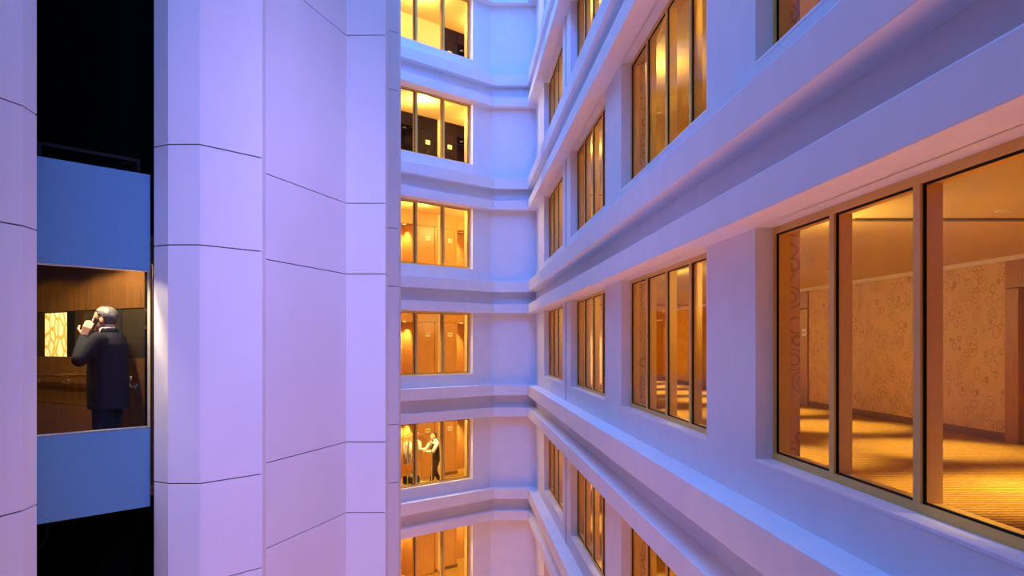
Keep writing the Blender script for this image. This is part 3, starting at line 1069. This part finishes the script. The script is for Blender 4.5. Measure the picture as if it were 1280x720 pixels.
# --- the man with the telephone
def suited_man():
    px, dep = 135.0, 8.28
    loc = ((px - PPX) / FPX * dep, dep, FZ)
    rz = math.radians(89)                       # local +y turned to face left and a little away
    r = tag(empty('person', loc, rz), 'person in dark suit telephoning inside the glass elevator', 'person')
    r.scale = (1.10, 1.10, 1.0)
    hc = (0.0, 0.035, 1.597)
    LS, LE, LW = (-0.195, 0.0, 1.395), (-0.335, 0.10, 1.215), (-0.145, 0.145, 1.435)
    RS, RE, RW = (0.195, 0.0, 1.395), (0.205, 0.20, 1.165), (0.07, 0.215, 1.42)
    body = bmesh.new()
    add_head(body, hc)
    add_chain(body, [((0, -0.025, 1.40), 0.062), ((0, 0.0, 1.53), 0.057)])
    add_loft(body, [(0, 0, 0.82, 0.15, 0.10), (0, 0, 1.0, 0.15, 0.10), (0, 0, 1.25, 0.16, 0.10), (0, 0, 1.42, 0.14, 0.08)])
    for S, E, W_ in ((LS, LE, LW), (RS, RE, RW)):
        add_chain(body, [((S[0] * 0.5, 0, 1.38), 0.05), (S, 0.048), (E, 0.036), (W_, 0.027)])
    add_hand(body, LW, (0.02, -0.35, 1.0), (1.0, 0.25, 0.0), 1, 0.75, 1.02)
    add_hand(body, RW, (-0.45, -0.25, 0.9), (-0.5, -0.9, -0.1), -1, 0.85, 1.02)
    for s in (-1, 1):
        add_chain(body, [((s * 0.09, 0, 0.86), 0.075), ((s * 0.10, 0.02, 0.47), 0.05), ((s * 0.10, 0.0, 0.09), 0.035)])
    obj('body', remesh(body, 'man_body', 0.0065, 3), 'skin', r)
    j = bmesh.new()
    add_loft(j, [(0, -0.005, 0.745, 0.215, 0.165), (0, 0.0, 0.90, 0.212, 0.168), (0, 0.004, 1.05, 0.208, 0.165), (0, 0.0, 1.22, 0.220, 0.160),
                 (0, -0.012, 1.36, 0.225, 0.140), (0, -0.018, 1.43, 0.165, 0.105), (0, -0.020, 1.475, 0.088, 0.075)], 24)
    for S, E, W_ in ((LS, LE, LW), (RS, RE, RW)):
        Ev, Wv = Vector(E), Vector(W_)
        mid = (Vector(S) + Ev) / 2 + Vector((0, 0.01, -0.015))
        add_chain(j, [(S, 0.083), (mid, 0.076), (E, 0.064), (Ev.lerp(Wv, 0.5), 0.058), (Ev.lerp(Wv, 0.90), 0.047)])
    obj('jacket', remesh(j, 'man_jacket', 0.011, 4), 'suit', r)
    # collar and shirt band
    cb = bmesh.new()
    add_loft(cb, [(0, -0.012, 1.455, 0.086, 0.082), (0, -0.006, 1.50, 0.074, 0.073), (0, -0.002, 1.515, 0.068, 0.067)], 20)
    obj('collar', smooth(to_mesh(cb, 'man_collar')), 'suit', r)
    sb = bmesh.new()
    add_loft(sb, [(0, 0.0, 1.46, 0.076, 0.078), (0, 0.006, 1.522, 0.064, 0.066)], 20)
    obj('shirt_collar', smooth(to_mesh(sb, 'man_shirt')), 'shirt', r)
    t = bmesh.new()
    add_loft(t, [(0, 0, 0.74, 0.165, 0.125), (0, 0, 0.86, 0.18, 0.135), (0, 0, 0.98, 0.175, 0.13)])
    for s in (-1, 1):
        add_chain(t, [((s * 0.088, 0, 0.82), 0.100), ((s * 0.098, 0.015, 0.47), 0.076), ((s * 0.10, 0.0, 0.07), 0.062)])
    obj('trousers', remesh(t, 'man_trousers', 0.012, 4), 'trouser', r)
    for s in (-1, 1):
        sh = bmesh.new()
        shoe(sh, (s * 0.10, 0.0, 0.085), (s * 0.15, 1, 0))
        obj('shoe', remesh(sh, 'man_shoe', 0.010, 2), 'leather', r)
    obj('hair', hair_mesh(hc, 'man_hair', 0.010), 'hair_grey', r)
    for s in (-1, 1):
        eb = bmesh.new()
        add_ball(eb, Vector(hc) + Vector((s * 0.030, 0.079, -0.002)), 0.011, 10, 8)
        obj('eye', smooth(to_mesh(eb, 'eye')), 'eye', r)
    ph = obj('mobile_phone', bevel_box('phone', (-0.007, 0.007, -0.023, 0.023, -0.055, 0.055), 0.005, 2), 'leather', None)
    mw = Matrix.Translation(loc) @ Matrix.Rotation(rz, 4, 'Z') @ Matrix.Diagonal((1.1, 1.1, 1, 1))
    p = mw @ Vector((-0.098, 0.075, 1.555))
    ph.location = p
    ph.rotation_euler = (math.radians(28), 0, rz)
    tag(ph, 'black mobile phone held to the ear of the suited person', 'phone')


suited_man()


# --- the bellhop
def bellhop():
    u, v = 1.22, 1.22
    zf = ZF - ST
    loc = diag(u, v, zf)
    rz = math.radians(122)                      # faces along the hallway towards the cart
    r = tag(empty('person', loc, rz), 'person in dark waistcoat and white sleeves pushing the luggage cart', 'person')
    hc = (0, 0.06, 1.575)
    # local +y is forward (towards the cart), local -x is the side nearer the window
    LS, LE, LW = (-0.185, 0.03, 1.37), (-0.225, 0.20, 1.14), (-0.17, 0.42, 1.13)
    RS, RE, RW = (0.185, 0.03, 1.37), (0.225, 0.22, 1.15), (0.15, 0.43, 1.18)
    body = bmesh.new()
    add_head(body, hc)
    add_chain(body, [((0, 0.0, 1.38), 0.055), ((0, 0.03, 1.51), 0.052)])
    add_loft(body, [(0, -0.02, 0.84, 0.14, 0.09), (0, 0, 1.0, 0.13, 0.09), (0, 0.01, 1.25, 0.14, 0.09), (0, 0.015, 1.38, 0.12, 0.075)])
    for S, E, W_ in ((LS, LE, LW), (RS, RE, RW)):
        add_chain(body, [((S[0] * 0.5, 0.02, 1.36), 0.045), (S, 0.044), (E, 0.033), (W_, 0.026)])
    add_hand(body, LW, (0.1, 1, 0.15), (0.9, 0, -0.3), 1, 0.9)
    add_hand(body, RW, (-0.1, 1, 0.15), (-0.9, 0, -0.3), -1, 0.9)
    legs = (((-0.085, -0.02, 0.86), (-0.09, 0.12, 0.47), (-0.09, 0.20, 0.09)), ((0.085, -0.02, 0.86), (0.09, -0.05, 0.47), (0.09, -0.25, 0.11)))
    for H, K, A in legs:
        add_chain(body, [(H, 0.07), (K, 0.047), (A, 0.034)])
    obj('body', remesh(body, 'bellhop_body', 0.0085, 3), 'skin', r)
    s = bmesh.new()
    add_loft(s, [(0, 0.0, 1.0, 0.135, 0.10), (0, 0.015, 1.36, 0.16, 0.10), (0, 0.01, 1.41, 0.12, 0.08), (0, 0.015, 1.46, 0.068, 0.066), (0, 0.02, 1.485, 0.062, 0.06)])
    for S, E, W_ in ((LS, LE, LW), (RS, RE, RW)):
        add_chain(s, [(S, 0.066), (E, 0.055), (Vector(E).lerp(Vector(W_), 0.92), 0.040)])
    obj('shirt', remesh(s, 'bellhop_shirt', 0.011, 3), 'shirt', r)
    w = bmesh.new()
    add_loft(w, [(0, -0.02, 0.88, 0.168, 0.128), (0, -0.012, 1.0, 0.158, 0.122), (0, 0.005, 1.2, 0.175, 0.125), (0, 0.012, 1.33, 0.165, 0.112), (0, 0.005, 1.415, 0.125, 0.080)], 24)
    obj('waistcoat', remesh(w, 'bellhop_vest', 0.011, 3), 'vest', r)
    bt = bmesh.new()
    for sg in (-1, 1):
        add_tube(bt, [(sg * 0.012, 0.085, 1.435), (sg * 0.05, 0.08, 1.44)], [0.008, 0.020], 8)
    obj('bow_tie', to_mesh(bt, 'bow_tie'), 'vest', r)
    t = bmesh.new()
    add_loft(t, [(0, -0.02, 0.78, 0.155, 0.12), (0, -0.02, 0.92, 0.160, 0.12)])
    for H, K, A in legs:
        add_chain(t, [((H[0], H[1], H[2] - 0.02), 0.092), (K, 0.07), ((A[0], A[1], A[2] - 0.01), 0.058)])
    obj('trousers', remesh(t, 'bellhop_trousers', 0.012, 3), 'vest', r)
    for H, K, A in legs:
        sh = bmesh.new()
        shoe(sh, (A[0], A[1], A[2] if A[2] < 0.1 else 0.095), (0, 1, 0))
        obj('shoe', remesh(sh, 'bellhop_shoe', 0.011, 2), 'leather', r)
    obj('hair', hair_mesh(hc, 'bellhop_hair', 0.009, 0.004), 'hair_dark', r)
    for sg in (-1, 1):
        eb = bmesh.new()
        add_ball(eb, Vector(hc) + Vector((sg * 0.030, 0.079, -0.002)), 0.011, 8, 6)
        obj('eye', smooth(to_mesh(eb, 'eye')), 'eye', r)


bellhop()


# --- the luggage cart and its load (local y runs along the hallway)
def arch(h0, y0, y1, x, top, n=14):
    pts = [(x, y0, h0)]
    for i in range(n + 1):
        a = math.pi * i / n
        yc, hw = (y0 + y1) / 2, (y1 - y0) / 2
        pts.append((x, yc - hw * math.cos(a), top - 0.42 + 0.42 * math.sin(a)))
    pts.append((x, y1, h0))
    return pts


def luggage_cart():
    zf = ZF - ST
    c = tag(empty('luggage_cart', diag(2.10, 1.22, zf), R135), 'brass birdcage luggage cart with garments and a bag on it', 'luggage cart')
    hl, hw, dk = 0.55, 0.29, 0.20
    obj('deck', bevel_box('deck', (-hw, hw, -hl, hl, dk - 0.03, dk), 0.012, 2), 'deck', c)
    obj('deck_rim', boxes('deck_rim', ring_boxes(-hw - 0.02, hw + 0.02, -hl - 0.02, hl + 0.02, dk - 0.075, dk - 0.031, 0.05)), 'brass', c)
    for x in (-1, 1):
        for y in (-1, 1):
            w = obj('wheel', tube('wheel', [(x * 0.22 - 0.018, y * 0.44, 0.065), (x * 0.22 + 0.018, y * 0.44, 0.065)], 0.065, 18), 'leather', c)
            obj('caster_fork', boxes('fork', [(x * 0.22 - 0.03, x * 0.22 - 0.022, y * 0.44 - 0.015, y * 0.44 + 0.015, 0.055, 0.14), (x * 0.22 + 0.022, x * 0.22 + 0.03, y * 0.44 - 0.015, y * 0.44 + 0.015, 0.055, 0.14),
                                              (x * 0.22 - 0.03, x * 0.22 + 0.03, y * 0.44 - 0.02, y * 0.44 + 0.02, 0.132, 0.14)]), 'chrome', w)
    for x in (-0.25, 0.25):
        p = arch(dk, -0.5, 0.5, x, 1.72)
        p = [(x * (1.0 if q[2] < 1.3 else max(0.12, 1 - ((q[2] - 1.3) / 0.42) ** 2 * 0.9)), q[1], q[2]) for q in p]
        obj('hoop', tube('hoop', p, 0.016, 10), 'brass', c)
    obj('hanging_rail', tube('hanging_rail', [(0, -0.36, 1.62), (0, 0.36, 1.62)], 0.013, 10), 'brass', c)
    fb = bmesh.new()
    add_ball(fb, (0, 0, 1.775), 0.035, 14, 10)
    add_tube(fb, [(0, 0, 1.70), (0, 0, 1.75)], [0.05, 0.02], 14)
    obj('finial', smooth(to_mesh(fb, 'finial')), 'brass', c)
    # bag
    b = tag(empty('travel_bag', diag(2.22, 1.22, zf + dk), R135), 'black travel bag with grey top on the luggage cart deck', 'bag')
    bg_ = bmesh.new()
    add_box(bg_, -0.15, 0.15, -0.25, 0.25, 0.0, 0.26)
    bmesh.ops.recalc_face_normals(bg_, faces=bg_.faces)
    bmesh.ops.bevel(bg_, geom=bg_.edges[:], offset=0.06, segments=4, profile=0.5, affect='EDGES')
    obj('bag_body', smooth(to_mesh(bg_, 'bag_body')), 'leather', b)
    tp = bmesh.new()
    add_loft(tp, [(-0.02, 0.0, 0.20, 0.155, 0.21), (-0.02, 0.0, 0.275, 0.13, 0.17), (-0.01, 0.0, 0.31, 0.07, 0.10)], 18)
    obj('bag_top', smooth(to_mesh(tp, 'bag_top')), 'bag_top', b)
    for x in (-0.09, 0.09):
        obj('bag_strap', tube('bag_strap', [(x, -0.11, 0.24), (x * 0.8, -0.09, 0.36), (x * 0.8, 0.09, 0.36), (x, 0.11, 0.24)], 0.010, 8), 'leather', b)
    # garments on hangers
    for nm, du, w0, ln, wob, lab in (('hanging_shirt', 0.27, 0.13, 0.78, 0.02, 'long white garment on a hanger over the travel bag'),
                                     ('hanging_shirt', -0.10, 0.13, 0.42, 0.05, 'short bunched white garment on a hanger by the cart centre')):
        g = tag(empty(nm, diag(2.10 + du, 1.22, zf + 1.62), R135), lab, 'shirt')
        gb = bmesh.new()
        n = 28
        rings = []
        for i, (fz, fx, fy) in enumerate(((-0.10, 0.30, 0.6), (-0.15, 0.95, 0.9), (-0.30, 0.9, 1.0), (-0.55, 0.95, 1.1), (-1.0, 1.05, 1.25))):
            ring = []
            for k in range(n):
                a = 2 * math.pi * k / n
                wv = 1 + 0.16 * math.sin(5 * a + i * 0.4) * (-fz)
                ring.append(gb.verts.new((w0 * fx * math.cos(a) * wv, 0.075 * fy * math.sin(a) * wv + wob * math.sin(3 * fz), fz * (ln if fz < -0.3 else 0.78) - 0.02)))
            rings.append(ring)
        for a_, b_ in zip(rings[:-1], rings[1:]):
            for k in range(n):
                gb.faces.new((a_[k], a_[(k + 1) % n], b_[(k + 1) % n], b_[k]))
        gb.faces.new(rings[0])
        gb.faces.new(rings[-1])
        obj('garment', smooth(to_mesh(gb, 'garment')), 'shirt', g)
        for sg in (-1, 1):
            obj('sleeve', tube('sleeve', [(sg * w0 * 0.85, 0, -0.14), (sg * w0 * 1.05, 0.01, -0.35), (sg * w0 * 1.05, 0.03, -min(0.62, ln * 0.95))], [0.05, 0.045, 0.035], 10), 'shirt', g)
        obj('hanger', tube('hanger', [(0, 0.0, -0.10), (0, 0, -0.02), (0.0, 0.018, 0.012), (0, 0, 0.028), (0, -0.018, 0.012)], 0.004, 6), 'chrome', g)


luggage_cart()
